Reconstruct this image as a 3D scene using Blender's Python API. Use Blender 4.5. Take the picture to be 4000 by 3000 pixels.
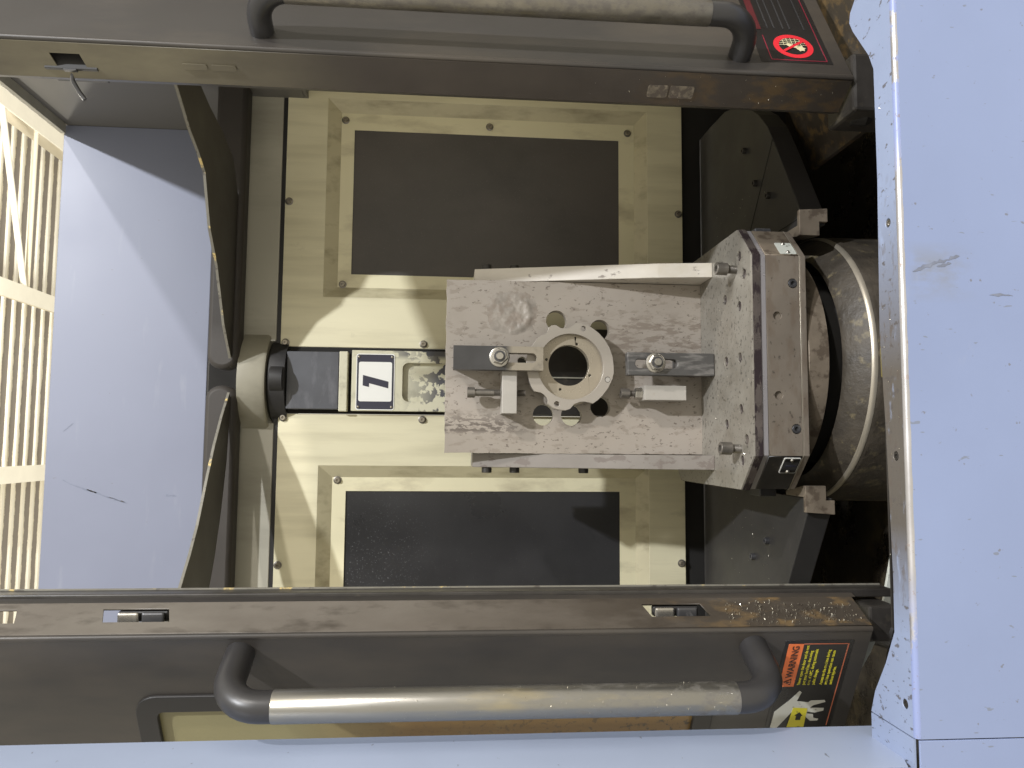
import bpy, bmesh, math, random
from mathutils import Vector, Matrix
random.seed(7)
S = bpy.context.scene
for o in list(bpy.data.objects): bpy.data.objects.remove(o)
C = S.collection

# ------------------------------------------------------------------ camera, world, lamps, exposure
# X = right of the machine, Y = into the machine, Z = up; the phone was held on its side (rolled 90 degrees)
cam = bpy.data.cameras.new('camera'); camo = bpy.data.objects.new('camera', cam); C.objects.link(camo)
cam.sensor_width = 36; cam.lens = 36*2960/4000; cam.clip_start = .02; cam.clip_end = 200
xw, yw, zw = Vector((.00797, -.99678, .0798)), Vector((-.08147, .07889, .99355)), Vector((-.99664, -.01442, -.08058))
R_ = Vector((xw[0], yw[0], zw[0])).normalized(); D_ = Vector((xw[1], yw[1], zw[1])).normalized(); F_ = Vector((xw[2], yw[2], zw[2])).normalized()
camo.matrix_world = Matrix(((R_[0], -D_[0], -F_[0], 0), (R_[1], -D_[1], -F_[1], 0), (R_[2], -D_[2], -F_[2], 0), (0, 0, 0, 1)))
S.camera = camo
S.render.resolution_x, S.render.resolution_y = 1024, 768
w = bpy.data.worlds.new('World'); S.world = w; w.use_nodes = True
bg = w.node_tree.nodes['Background']; bg.inputs[0].default_value = (1.0, .93, .78, 1); bg.inputs[1].default_value = .42
def lamp(name, loc, power, col, size):
    l = bpy.data.lights.new(name, 'POINT'); l.energy = power; l.color = col; l.shadow_soft_size = size
    o = bpy.data.objects.new(name, l); o.location = loc; C.objects.link(o); return o
lamp('shop_lamp_overhead', (2.80, -3.45, 5.45), 1150, (.94, .96, 1.0), .11)
lamp('shop_lamp_side', (5.1, -3.4, 3.9), 520, (1.0, .95, .90), .14)
lamp('roof_fill', (1.5, 7.5, 5.6), 480, (1.0, .95, .85), .3)  # this and the next are added unseen lights that brighten the factory roof
lamp('roof_fill', (-5.0, 8.5, 5.6), 300, (1.0, .94, .80), .3)
wl = bpy.data.lights.new('right_panel_fill', 'AREA'); wl.shape = 'RECTANGLE'; wl.size = .06; wl.size_y = .7; wl.energy = .32; wl.color = (1.0, .92, .76)
wlo = bpy.data.objects.new('right_panel_fill', wl); wlo.location = (.83, 1.42, .05); wlo.rotation_euler = (math.radians(90), 0, math.radians(12)); C.objects.link(wlo)   # added unseen fill behind the right door, brightens the right panel
S.view_settings.view_transform = 'Standard'; S.view_settings.look = 'None'; S.view_settings.gamma = 1; S.view_settings.exposure = 1.1
S.view_settings.use_curve_mapping = False

# ------------------------------------------------------------------ materials
def M(name, base, rough=.5, metal=0., var=.12, vscale=6, layers=(), bump=None, spec=.5, stretch=(1, 1, 1)):
    m = bpy.data.materials.new(name); m.use_nodes = True
    nt = m.node_tree; N = nt.nodes; L = nt.links; P = N['Principled BSDF']
    tc = N.new('ShaderNodeTexCoord'); sep = N.new('ShaderNodeSeparateXYZ'); L.new(tc.outputs['Object'], sep.inputs[0])
    P.inputs['Specular IOR Level'].default_value = spec
    def noise(scale, detail=5, rgh=.6, off=0., sc=1.):
        mp = N.new('ShaderNodeMapping'); mp.inputs['Scale'].default_value = scale; mp.inputs['Location'].default_value = (off, off*.7, off*1.3)
        L.new(tc.outputs['Object'], mp.inputs[0])
        n = N.new('ShaderNodeTexNoise'); n.inputs['Scale'].default_value = sc; n.inputs['Detail'].default_value = detail; n.inputs['Roughness'].default_value = rgh
        L.new(mp.outputs[0], n.inputs['Vector']); return n.outputs['Fac']
    def mrange(src, a, b, c=0., d=1.):
        r = N.new('ShaderNodeMapRange'); r.inputs[1].default_value = a; r.inputs[2].default_value = b; r.inputs[3].default_value = c; r.inputs[4].default_value = d
        r.clamp = True; L.new(src, r.inputs[0]); return r.outputs[0]
    def mul(a, b):
        q = N.new('ShaderNodeMath'); q.operation = 'MULTIPLY'; L.new(a, q.inputs[0])
        if isinstance(b, (int, float)): q.inputs[1].default_value = b
        else: L.new(b, q.inputs[1])
        return q.outputs[0]
    def mixc(f, a, b):
        x = N.new('ShaderNodeMix'); x.data_type = 'RGBA'; L.new(f, x.inputs[0])
        for s, i in ((a, 6), (b, 7)):
            if isinstance(s, tuple): x.inputs[i].default_value = (*s[:3], 1)
            else: L.new(s, x.inputs[i])
        return x.outputs[2]
    def mixf(f, a, b):
        x = N.new('ShaderNodeMix'); x.data_type = 'FLOAT'; L.new(f, x.inputs[0])
        for s, i in ((a, 2), (b, 3)):
            if isinstance(s, (int, float)): x.inputs[i].default_value = s
            else: L.new(s, x.inputs[i])
        return x.outputs[0]
    n0 = noise(tuple(vscale*k for k in stretch), 6)
    lo = tuple(max(0, c*(1-var)) for c in base); hi = tuple(min(1, c*(1+var)) for c in base)
    col = mixc(mrange(n0, .3, .7), lo, hi)
    rg = mrange(n0, .3, .7, max(.02, rough-.07), min(1, rough+.07)); mt = metal
    for i, l in enumerate(layers):
        sc = l.get('scale', 20); sc = sc if isinstance(sc, tuple) else (sc, sc, sc)
        n = noise(sc, l.get('detail', 6), l.get('nrough', .6), 3.1*(i+1))
        f = mrange(n, l['thr']-l.get('soft', .03), l['thr']+l.get('soft', .03), 0, l.get('amt', 1))
        for ax, a, b in l.get('mask', ()):
            f = mul(f, mrange(sep.outputs['XYZ'.index(ax)], a, b))
        if 'col' in l: col = mixc(f, col, l['col'])
        if 'rough' in l: rg = mixf(f, rg, l['rough'])
        if 'metal' in l: mt = mixf(f, mt, l['metal'])
    L.new(col, P.inputs['Base Color']); L.new(rg, P.inputs['Roughness'])
    if isinstance(mt, (int, float)): P.inputs['Metallic'].default_value = mt
    else: L.new(mt, P.inputs['Metallic'])
    if bump:
        b = N.new('ShaderNodeBump'); b.inputs['Strength'].default_value = bump[1]; b.inputs['Distance'].default_value = bump[2] if len(bump) > 2 else .001
        sc = bump[0] if isinstance(bump[0], tuple) else (bump[0],)*3
        L.new(noise(sc, 4), b.inputs['Height']); L.new(b.outputs[0], P.inputs['Normal'])
    return m
GRIME = (.045, .04, .03)
blue = M('blue_paint', (.222, .275, .445), .38, var=.05, vscale=2.5, bump=(220, .05), layers=[
    dict(col=(.17, .19, .24), scale=(130, 130, 40), thr=.735, soft=.015, amt=.8, detail=2),
    dict(col=(.20, .21, .23), scale=(46, 46, 22), thr=.50, soft=.10, amt=.55, mask=(('X', .190, .225), ('X', .275, .245), ('Z', -.70, -.655), ('Z', -.598, -.61))),
    dict(col=(.30, .33, .42), scale=(9, 9, 16), thr=.70, soft=.06, amt=.35),
    dict(col=(.15, .15, .17), scale=(90, 90, 90), thr=.74, soft=.02, amt=.75, detail=2)])
blue_in = M('blue_paint_upper', (.205, .224, .30), .42, var=.04, vscale=2, bump=(200, .05), layers=[
    dict(col=(.28, .30, .36), scale=(5, 5, 26), thr=.70, soft=.07, amt=.4),
    dict(col=(.16, .15, .15), scale=(120, 60, 60), thr=.775, soft=.01, amt=.8, detail=2)])
ledge_m = M('blue_ledge_worn', (.27, .325, .47), .45, var=.05, vscale=5, bump=(160, .12), layers=[
    dict(col=(.125, .112, .098), scale=(20, 60, 60), thr=.33, soft=.07, rough=.5, metal=.2, mask=(('X', .34, .10), ('X', -.24, -.10))),
    dict(col=(.12, .10, .085), scale=(34, 90, 90), thr=.60, soft=.04, rough=.6, amt=.8, mask=(('X', .42, .15), ('X', -.26, -.12))),
    dict(col=(.10, .09, .085), scale=(110, 60, 60), thr=.66, soft=.02, amt=.8, detail=2),
    dict(col=(.06, .06, .06), scale=(150, 90, 90), thr=.66, soft=.02, amt=.8, detail=2, mask=(('X', -.2, -.30),))])
edge_bare = M('bare_rounded_edge', (.50, .49, .50), .32, .75, var=.08, vscale=14, layers=[
    dict(col=(.222, .268, .465), scale=(12, 12, 12), thr=.50, soft=.02, rough=.4, metal=0, mask=(('X', .30, .42),)),
    dict(col=(.222, .268, .465), scale=(12, 12, 12), thr=.42, soft=.02, rough=.4, metal=0, mask=(('X', -.15, -.24),)),
    dict(col=(.20, .14, .10), scale=(120, 120, 120), thr=.63, soft=.03, rough=.7, metal=0, amt=.6)])
beige = M('beige_paint', (.70, .655, .465), .42, var=.05, vscale=2.2, bump=(240, .05), stretch=(3, 1, .7), layers=[
    dict(col=(.38, .34, .22), scale=(26, 10, 2.2), thr=.56, soft=.12, amt=.35),
    dict(col=(.10, .085, .06), scale=(7, 7, 5), thr=.70, soft=.07, amt=.55)])
beige_frame = M('beige_frame_paint', (.74, .69, .48), .40, var=.05, vscale=3, bump=(240, .05), layers=[
    dict(col=(.28, .23, .15), scale=(14, 14, 5), thr=.63, soft=.10, amt=.5)])
beige_grey = M('grey_beige_header', (.40, .385, .32), .5, var=.06, vscale=3, layers=[
    dict(col=(.19, .175, .14), scale=(9, 9, 2), thr=.58, soft=.12, amt=.5)])
beige_cast = M('beige_casting_chipped', (.60, .575, .43), .45, var=.06, vscale=12, bump=(95, .45, .0015), layers=[
    dict(col=(.075, .075, .085), scale=(34, 34, 34), thr=.53, soft=.012, rough=.55, mask=(('Z', .13, .03),)),
    dict(col=(.075, .075, .085), scale=(42, 30, 20), thr=.50, soft=.012, rough=.55, mask=(('X', .222, .236), ('Z', .20, .10))),
    dict(col=(.13, .11, .075), scale=(12, 12, 12), thr=.62, soft=.08, amt=.6)])
col_grey = M('column_grey_paint', (.085, .088, .10), .42, var=.15, vscale=9, bump=(120, .1), layers=[
    dict(col=(.20, .20, .22), scale=(10, 10, 26), thr=.62, soft=.08, amt=.4)])
black = M('black_rubber', (.018, .017, .017), .5, var=.2)
gap = M('dark_gap', (.012, .011, .010), .85)
dirty_black = M('oily_black', (.030, .027, .024), .38, var=.35, vscale=14, bump=(60, .25), layers=[
    dict(col=(.10, .085, .06), scale=(24, 24, 24), thr=.66, soft=.05, amt=.5)])
door_m = M('charcoal_door_paint', (.033, .030, .028), .42, var=.10, vscale=5, bump=(260, .06), layers=[
    dict(col=(.13, .105, .075), scale=(6, 6, 2), thr=.56, soft=.14, amt=.35)])
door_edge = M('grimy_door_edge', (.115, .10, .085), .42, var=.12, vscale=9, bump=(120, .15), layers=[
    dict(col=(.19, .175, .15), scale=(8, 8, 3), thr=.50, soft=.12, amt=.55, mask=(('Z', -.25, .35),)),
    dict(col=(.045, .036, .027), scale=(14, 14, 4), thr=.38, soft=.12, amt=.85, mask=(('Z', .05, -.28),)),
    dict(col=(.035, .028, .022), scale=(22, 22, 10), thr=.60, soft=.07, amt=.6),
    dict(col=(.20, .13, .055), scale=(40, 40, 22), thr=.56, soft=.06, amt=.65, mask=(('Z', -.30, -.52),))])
door_edge_r = M('grimy_right_door_edge', (.048, .039, .032), .42, var=.14, vscale=9, bump=(120, .15), layers=[
    dict(col=(.21, .19, .125), scale=(6, 6, 2), thr=.40, soft=.14, amt=.75, mask=(('Z', .15, .48),)),
    dict(col=(.12, .075, .03), scale=(40, 40, 22), thr=.55, soft=.08, amt=.6, mask=(('Z', -.25, -.5),))])
steel = M('brushed_sleeve', (.30, .29, .265), .33, .85, var=.06, vscale=18, stretch=(1, 1, .2), bump=((300, 300, 40), .08), layers=[
    dict(col=(.16, .15, .14), scale=(70, 70, 45), thr=.57, soft=.08, rough=.6, metal=.3, amt=.8, mask=(('Z', .02, -.38),)),
    dict(col=(.50, .42, .24), scale=(30, 30, 6), thr=.60, soft=.08, amt=.4)])
plate_m = M('blotched_steel_plate', (.315, .280, .240), .46, .10, var=.10, vscale=5, bump=(140, .10), layers=[
    dict(col=(.355, .32, .285), scale=(5, 5, 4), thr=.55, soft=.10, amt=.6),
    dict(col=(.22, .185, .15), scale=(85, 85, 36), thr=.585, soft=.03, amt=.55, rough=.6),
    dict(col=(.13, .105, .085), scale=(150, 150, 85), thr=.635, soft=.012, amt=.85, rough=.65),
    dict(col=(.10, .082, .07), scale=(110, 110, 45), thr=.50, soft=.02, amt=.85, mask=(('X', .075, .045), ('X', .020, .030), ('Z', -.20, -.10))),
    dict(col=(.20, .165, .135), scale=(110, 110, 30), thr=.53, soft=.03, amt=.8, mask=(('X', .15, .19), ('X', .30, .27), ('Z', -.32, -.37)))])
gusset_m = M('milled_steel_edge', (.66, .62, .56), .40, .10, var=.08, vscale=9, bump=((30, 30, 420), .10), layers=[
    dict(col=(.52, .46, .34), scale=(9, 9, 5), thr=.50, soft=.08, amt=.7, mask=(('Z', -.30, -.50),)),
    dict(col=(.20, .17, .15), scale=(40, 40, 22), thr=.62, soft=.02, amt=.8)])
gusset_l = M('stained_steel_gusset', (.225, .205, .185), .45, .12, var=.08, vscale=9, bump=(140, .1), layers=[
    dict(col=(.16, .135, .12), scale=(45, 45, 24), thr=.58, soft=.02, amt=.8)])
pallet_m = M('oily_pallet_steel', (.27, .253, .22), .36, .2, var=.14, vscale=10, bump=(130, .18), layers=[
    dict(col=(.16, .14, .11), scale=(9, 9, 9), thr=.56, soft=.10, amt=.6),
    dict(col=(.035, .03, .026), scale=(130, 130, 130), thr=.62, soft=.03, amt=.75, rough=.3, detail=3)])
pallet_side = M('stained_pallet_side', (.20, .172, .14), .45, .3, var=.12, vscale=12, bump=(130, .15), layers=[
    dict(col=(.15, .115, .085), scale=(16, 16, 40), thr=.54, soft=.08, amt=.6),
    dict(col=(.06, .05, .042), scale=(80, 80, 120), thr=.64, soft=.02, amt=.7)])
pallet_dark = M('oily_pallet_rim', (.13, .11, .10), .28, .4, var=.25, vscale=22, bump=(90, .4), layers=[
    dict(col=(.055, .042, .045), scale=(24, 24, 60), thr=.50, soft=.03, rough=.18)])
pallet_light = M('ground_steel_band', (.46, .44, .45), .30, .55, var=.06)
bright_edge = M('bright_steel_edge', (.42, .38, .31), .38, .6, var=.1)
brown_metal = M('brown_stained_steel', (.20, .165, .125), .5, .3, var=.2, vscale=18, bump=(110, .25), layers=[
    dict(col=(.09, .068, .05), scale=(40, 40, 40), thr=.56, soft=.04, amt=.8)])
cast_m = M('oily_casting', (.052, .043, .032), .55, .05, var=.35, vscale=14, bump=(70, .6, .003), layers=[
    dict(col=(.20, .165, .09), scale=(36, 36, 36), thr=.62, soft=.05, amt=.6),
    dict(col=(.03, .026, .022), scale=(12, 12, 12), thr=.58, soft=.08, amt=.7)])
deck_m = M('dark_deck_paint', (.030, .029, .029), .42, var=.12, vscale=8, bump=(140, .12), layers=[
    dict(col=(.05, .046, .045), scale=(7, 7, 7), thr=.56, soft=.12, amt=.4)])
dark_steel = M('blackened_steel', (.085, .085, .09), .36, .55, var=.18, vscale=16, bump=(100, .12), layers=[
    dict(col=(.34, .33, .32), scale=(26, 26, 90), thr=.63, soft=.06, amt=.5)])
clamp_m = M('half_polished_clamp', (.050, .049, .049), .42, .25, var=.15, vscale=16, bump=(100, .12), layers=[
    dict(col=(.27, .24, .19), scale=(14, 14, 14), thr=.32, soft=.10, rough=.30, mask=(('Z', -.112, -.128),)),
    dict(col=(.42, .40, .38), scale=(60, 60, 18), thr=.70, soft=.03, amt=.6)])
clamp2_m = M('scuffed_clamp', (.075, .073, .071), .42, .3, var=.2, vscale=14, bump=(100, .15), layers=[
    dict(col=(.24, .23, .22), scale=(80, 80, 16), thr=.56, soft=.06, amt=.6)])
nut_m = M('nut_steel', (.42, .40, .36), .28, .85, var=.12, vscale=30)
bolt_m = M('dark_bolt_steel', (.20, .185, .165), .36, .7, var=.25, vscale=30, bump=(160, .15))
block_m = M('ground_steel_block', (.37, .35, .315), .5, .05, var=.05, vscale=20, bump=(160, .08), layers=[
    dict(col=(.30, .25, .18), scale=(50, 50, 30), thr=.68, soft=.05, amt=.6)])
ring_m = M('machined_ring', (.34, .31, .27), .33, .25, var=.05, vscale=10)
ring_in = M('machined_ring_seat', (.33, .29, .225), .28, .35, var=.07, vscale=12)
screw_m = M('screw_steel', (.33, .30, .25), .32, .8, var=.2, vscale=60)
white_p = M('white_print', (.80, .80, .76), .4, var=.03)
navy_p = M('navy_print', (.030, .030, .050), .35, var=.2, layers=[dict(col=(.45, .45, .48), scale=(60, 60, 60), thr=.71, soft=.02, amt=.7, mask=(('X', .19, .22),))])
stk_black = M('sticker_black', (.014, .013, .013), .3, var=.2)
orange = M('sticker_orange', (.72, .17, .05), .4, var=.06, layers=[dict(col=(.25, .05, .02), scale=(30, 30, 30), thr=.56, soft=.1, amt=.5, mask=(('X', -.33, -.36),))])
orange_line = M('sticker_orange_line', (.42, .12, .06), .4, var=.2)
yellow = M('sticker_yellow', (.62, .55, .03), .4, var=.12, layers=[dict(col=(.10, .09, .03), scale=(90, 90, 90), thr=.62, soft=.02, amt=.7)])
hand_m = M('sticker_pale_hand', (.50, .50, .45), .4, var=.06, layers=[dict(col=(.12, .11, .08), scale=(70, 70, 70), thr=.64, soft=.03, amt=.8)])
red = M('sticker_red', (.62, .022, .035), .35, var=.12)
red_line = M('sticker_red_line', (.20, .018, .035), .35, var=.2)
cream_p = M('sticker_cream', (.62, .58, .36), .4, var=.1)
text_grey = M('sticker_dim_text', (.035, .035, .037), .4, var=.2)
brass = M('brass_plate', (.34, .28, .11), .38, .4, var=.2, vscale=30)
pane_r = M('scratched_dark_pane', (.080, .073, .068), .55, var=.18, vscale=5, bump=(300, .15), layers=[
    dict(col=(.115, .102, .094), scale=(5, 5, 3), thr=.54, soft=.12, amt=.45),
    dict(col=(.17, .15, .145), scale=(330, 330, 330), thr=.69, soft=.02, amt=.6, detail=2)])
pane_l = M('scratched_black_pane', (.026, .026, .028), .33, var=.18, vscale=5, bump=(300, .15), layers=[
    dict(col=(.16, .16, .17), scale=(240, 240, 240), thr=.66, soft=.02, amt=.55, detail=2, mask=(('X', -.10, -.24), ('Z', .02, .16))),
    dict(col=(.10, .10, .10), scale=(330, 330, 330), thr=.71, soft=.02, amt=.5, detail=2)])
door_pane = M('yellowed_mesh_pane', (.25, .225, .115), .35, var=.06, vscale=6, bump=(420, .2), layers=[
    dict(col=(.15, .085, .022), scale=(7, 7, 4), thr=.42, soft=.10, mask=(('Z', .24, .05),)),
    dict(col=(.025, .018, .01), scale=(120, 120, 120), thr=.60, soft=.03, amt=.85, detail=3, mask=(('Z', .20, -.35),))])
wing_m = M('dark_wing_paint', (.032, .028, .025), .45, var=.15, vscale=7, bump=(120, .15))
bar_m = M('brown_rubber_bar', (.036, .031, .027), .6, var=.15, vscale=16, bump=(120, .25))
trim_m = M('chipped_pale_trim', (.20, .19, .16), .5, .1, var=.1, vscale=30, bump=(160, .4), layers=[
    dict(col=(.62, .48, .20), scale=(22, 22, 22), thr=.62, soft=.02), dict(col=(.09, .08, .07), scale=(60, 60, 60), thr=.60, soft=.03, amt=.8)])
side_m = M('side_wall_grey', (.135, .13, .122), .5, var=.08, vscale=3)
pale_m = M('pale_green_paint', (.46, .48, .44), .45, var=.08, layers=[dict(col=GRIME, scale=(40, 40, 40), thr=.62, soft=.03, amt=.8)])
floor_m = M('oily_floor', (.030, .025, .019), .30, var=.4, vscale=9, bump=(50, .5, .002), layers=[dict(col=(.11, .09, .055), scale=(16, 16, 16), thr=.60, soft=.08, amt=.5)])
chip_m = M('metal_chips', (.62, .58, .48), .3, .8, var=.3, vscale=90)
roof_m = M('roof_deck_peeling', (.68, .63, .51), .7, var=.05, vscale=2)
def roof_nodes(m):   # torn grey lining left in the valleys between the ribs
    nt = m.node_tree; N = nt.nodes; L = nt.links; P = N['Principled BSDF']
    tc = N.new('ShaderNodeTexCoord'); sp_ = N.new('ShaderNodeSeparateXYZ'); L.new(tc.outputs['Object'], sp_.inputs[0])
    def math_(op, a, b=None):
        q = N.new('ShaderNodeMath'); q.operation = op
        for k, v in ((0, a), (1, b)):
            if v is None: continue
            if isinstance(v, (int, float)): q.inputs[k].default_value = v
            else: L.new(v, q.inputs[k])
        return q.outputs[0]
    fr = math_('FRACT', math_('DIVIDE', math_('SUBTRACT', sp_.outputs['Y'], 9.0), .285))
    nz = N.new('ShaderNodeTexNoise'); nz.inputs['Scale'].default_value = 1.6; nz.inputs['Detail'].default_value = 7; nz.inputs['Roughness'].default_value = .7
    L.new(tc.outputs['Object'], nz.inputs['Vector'])
    d = math_('ABSOLUTE', math_('SUBTRACT', fr, .62))
    f = math_('GREATER_THAN', math_('ADD', math_('MULTIPLY', nz.outputs['Fac'], .62), -.06), d)
    src = P.inputs['Base Color'].links[0].from_socket
    x = N.new('ShaderNodeMix'); x.data_type = 'RGBA'; L.new(f, x.inputs[0]); L.new(src, x.inputs[6]); x.inputs[7].default_value = (.24, .215, .19, 1)
    L.new(x.outputs[2], P.inputs['Base Color'])
roof_nodes(roof_m)
rib_m = M('roof_rib_cream', (.84, .81, .71), .6, var=.05, vscale=3)
beam_m = M('roof_beam_cream', (.76, .70, .56), .6, var=.05, vscale=2)

# ------------------------------------------------------------------ builders
def finish(name, me, mat, parent=None, smooth=None, bevel=0, loc=None):
    me.materials.clear(); me.materials.append(mat)
    if smooth is not None:
        for p in me.polygons: p.use_smooth = True
        me.set_sharp_from_angle(angle=math.radians(smooth))
    o = bpy.data.objects.new(name, me); C.objects.link(o)
    if loc is not None: o.location = loc
    if parent is not None: adopt(o, parent)
    if bevel:
        b = o.modifiers.new('bevel', 'BEVEL'); b.width = bevel; b.segments = 2; b.limit_method = 'ANGLE'; b.angle_limit = math.radians(35)
    return o
ORIG = {}
def adopt(o, parent):
    o.parent = parent
    o.matrix_parent_inverse = Matrix.Translation(-ORIG.get(parent.name, Vector((0, 0, 0))))
def thing(name, label, cat, loc=(0, 0, 0), group=None):
    o = bpy.data.objects.new(name, None); C.objects.link(o); o.location = loc; o.empty_display_size = .02
    ORIG[o.name] = Vector(loc); o['label'] = label; o['category'] = cat
    if group: o['group'] = group
    return o
def tag(o, label, cat, group=None):
    o['label'] = label; o['category'] = cat
    if group: o['group'] = group
    return o
def mesh(name, verts, faces):
    me = bpy.data.meshes.new(name); me.from_pydata([tuple(v) for v in verts], [], faces); me.update()
    bm = bmesh.new(); bm.from_mesh(me); bmesh.ops.recalc_face_normals(bm, faces=bm.faces); bm.to_mesh(me); bm.free(); return me
def box(name, x0, x1, y0, y1, z0, z1, mat, parent=None, bevel=.001):
    v = [(x, y, z) for x in (x0, x1) for y in (y0, y1) for z in (z0, z1)]
    f = [(0, 1, 3, 2), (4, 6, 7, 5), (0, 4, 5, 1), (2, 3, 7, 6), (0, 2, 6, 4), (1, 5, 7, 3)]
    return finish(name, mesh(name, v, f), mat, parent, None, bevel)
def prism(name, pts, axis, a, b, mat, parent=None, bevel=.001, smooth=None):
    # pts: polygon in the plane normal to axis ('X': (y,z), 'Y': (x,z), 'Z': (x,y)), extruded from a to b
    mk = {'X': lambda p, t: (t, p[0], p[1]), 'Y': lambda p, t: (p[0], t, p[1]), 'Z': lambda p, t: (p[0], p[1], t)}[axis]
    n = len(pts); v = [mk(p, a) for p in pts]+[mk(p, b) for p in pts]
    f = [tuple(range(n)), tuple(range(2*n-1, n-1, -1))]+[(i, (i+1) % n, n+(i+1) % n, n+i) for i in range(n)]
    return finish(name, mesh(name, v, f), mat, parent, smooth, bevel)
def circ(cx, cz, r, n=28, a0=0): return [(cx+r*math.cos(a0+2*math.pi*i/n), cz+r*math.sin(a0+2*math.pi*i/n)) for i in range(n)]
def rrect(x0, x1, z0, z1, r, n=5):
    out = []
    for cx, cz, a in ((x1-r, z1-r, 0), (x0+r, z1-r, 90), (x0+r, z0+r, 180), (x1-r, z0+r, 270)):
        for i in range(n+1):
            t = math.radians(a+90*i/n); out.append((cx+r*math.cos(t), cz+r*math.sin(t)))
    return out
def plate(name, outer, holes, th, mat, parent=None, O=(0, 0, 0), U=(1, 0, 0), V=(0, 0, 1), bevel=0, smooth=30):
    # outline (with holes) in the U,V plane; front face through O, thickness goes back along -(U x V)
    cu = bpy.data.curves.new('c', 'CURVE'); cu.dimensions = '2D'; cu.fill_mode = 'BOTH'; cu.extrude = th/2
    for pts in [outer]+list(holes):
        sp = cu.splines.new('POLY'); sp.points.add(len(pts)-1); sp.use_cyclic_u = True
        for q, p in zip(sp.points, pts): q.co = (p[0], p[1], 0, 1)
    t = bpy.data.objects.new('c', cu); C.objects.link(t)
    me = bpy.data.meshes.new_from_object(t); bpy.data.objects.remove(t); bpy.data.curves.remove(cu)
    O, U, V = Vector(O), Vector(U).normalized(), Vector(V).normalized(); W = -U.cross(V)
    for v in me.vertices: v.co = O+U*v.co[0]+V*v.co[1]+W*(th/2-v.co[2])
    bm = bmesh.new(); bm.from_mesh(me); bmesh.ops.remove_doubles(bm, verts=bm.verts, dist=1e-6); bmesh.ops.recalc_face_normals(bm, faces=bm.faces); bm.to_mesh(me); bm.free()
    return finish(name, me, mat, parent, smooth, bevel)
def frame_of(d):
    d = Vector(d).normalized(); a = Vector((0, 0, 1)) if abs(d.z) < .9 else Vector((1, 0, 0))
    u = d.cross(a).normalized(); return u, d.cross(u).normalized(), d
def lathe_mesh(prof, n=28, O=(0, 0, 0), d=(0, 0, 1), a0=0):
    u, v, d = frame_of(d); O = Vector(O); vs, fs, rows = [], [], []
    for r, h in prof:
        if r < 1e-7: rows.append([len(vs)]); vs.append(O+d*h)
        else:
            rows.append(list(range(len(vs), len(vs)+n)))
            vs += [O+d*h+(u*math.cos(a0+2*math.pi*i/n)+v*math.sin(a0+2*math.pi*i/n))*r for i in range(n)]
    for A, B in zip(rows, rows[1:]):
        for i in range(n):
            j = (i+1) % n; q = [A[i % len(A)], A[j % len(A)], B[j % len(B)], B[i % len(B)]]
            q = [x for k, x in enumerate(q) if x not in q[:k]]
            if len(q) > 2: fs.append(tuple(q))
    return mesh('lathe', vs, fs)
def lathe(name, prof, mat, parent=None, O=(0, 0, 0), d=(0, 0, 1), n=28, smooth=35, a0=0):
    return finish(name, lathe_mesh(prof, n, O, d, a0), mat, parent, smooth)
def tube(name, pts, r, mat, parent=None, n=20, cap=True):
    pts = [Vector(p) for p in pts]; vs, fs = [], []; pu = None
    for i, p in enumerate(pts):
        t = (pts[min(i+1, len(pts)-1)]-pts[max(i-1, 0)]).normalized()
        u = frame_of(t)[0] if pu is None else (pu-t*pu.dot(t)).normalized()
        pu = u; v = t.cross(u); vs += [p+(u*math.cos(2*math.pi*k/n)+v*math.sin(2*math.pi*k/n))*r for k in range(n)]
    for i in range(len(pts)-1):
        for k in range(n): fs.append((i*n+k, i*n+(k+1) % n, (i+1)*n+(k+1) % n, (i+1)*n+k))
    if cap: fs += [tuple(range(n)), tuple(range((len(pts)-1)*n, len(pts)*n))]
    return finish(name, mesh(name, vs, fs), mat, parent, 40)
def arc(c, a, b, n=8):   # quarter bend: centre c, from c+a to c+b
    c, a, b = Vector(c), Vector(a), Vector(b)
    return [c+a*math.cos(math.pi/2*i/n)+b*math.sin(math.pi/2*i/n) for i in range(n+1)]
def text(name, s, size, mat, parent, O, U, V, align='LEFT', bold=0, xs=1.):
    cu = bpy.data.curves.new('t', 'FONT'); cu.body = s; cu.size = size; cu.align_x = align; cu.offset = bold; cu.resolution_u = 3
    t = bpy.data.objects.new('t', cu); C.objects.link(t)
    me = bpy.data.meshes.new_from_object(t); bpy.data.objects.remove(t); bpy.data.curves.remove(cu)
    O, U, V = Vector(O), Vector(U).normalized(), Vector(V).normalized()
    for v in me.vertices: v.co = O+U*v.co[0]*xs+V*v.co[1]
    me.update(); return finish(name, me, mat, parent)
def head_prof(R, H, rs, depth): return [(0, H-depth), (rs, H-depth), (rs, H), (R*.93, H), (R, H-R*.07), (R, 0), (0, 0)]
def thread_prof(r, L, p=.0016):
    out = [(0, 0), (r, 0)]; k = int(L/p)
    for i in range(k): out += [(r*.86, -(i+.5)*p), (r, -(i+1)*p)]
    return out+[(0, -k*p)]
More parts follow.
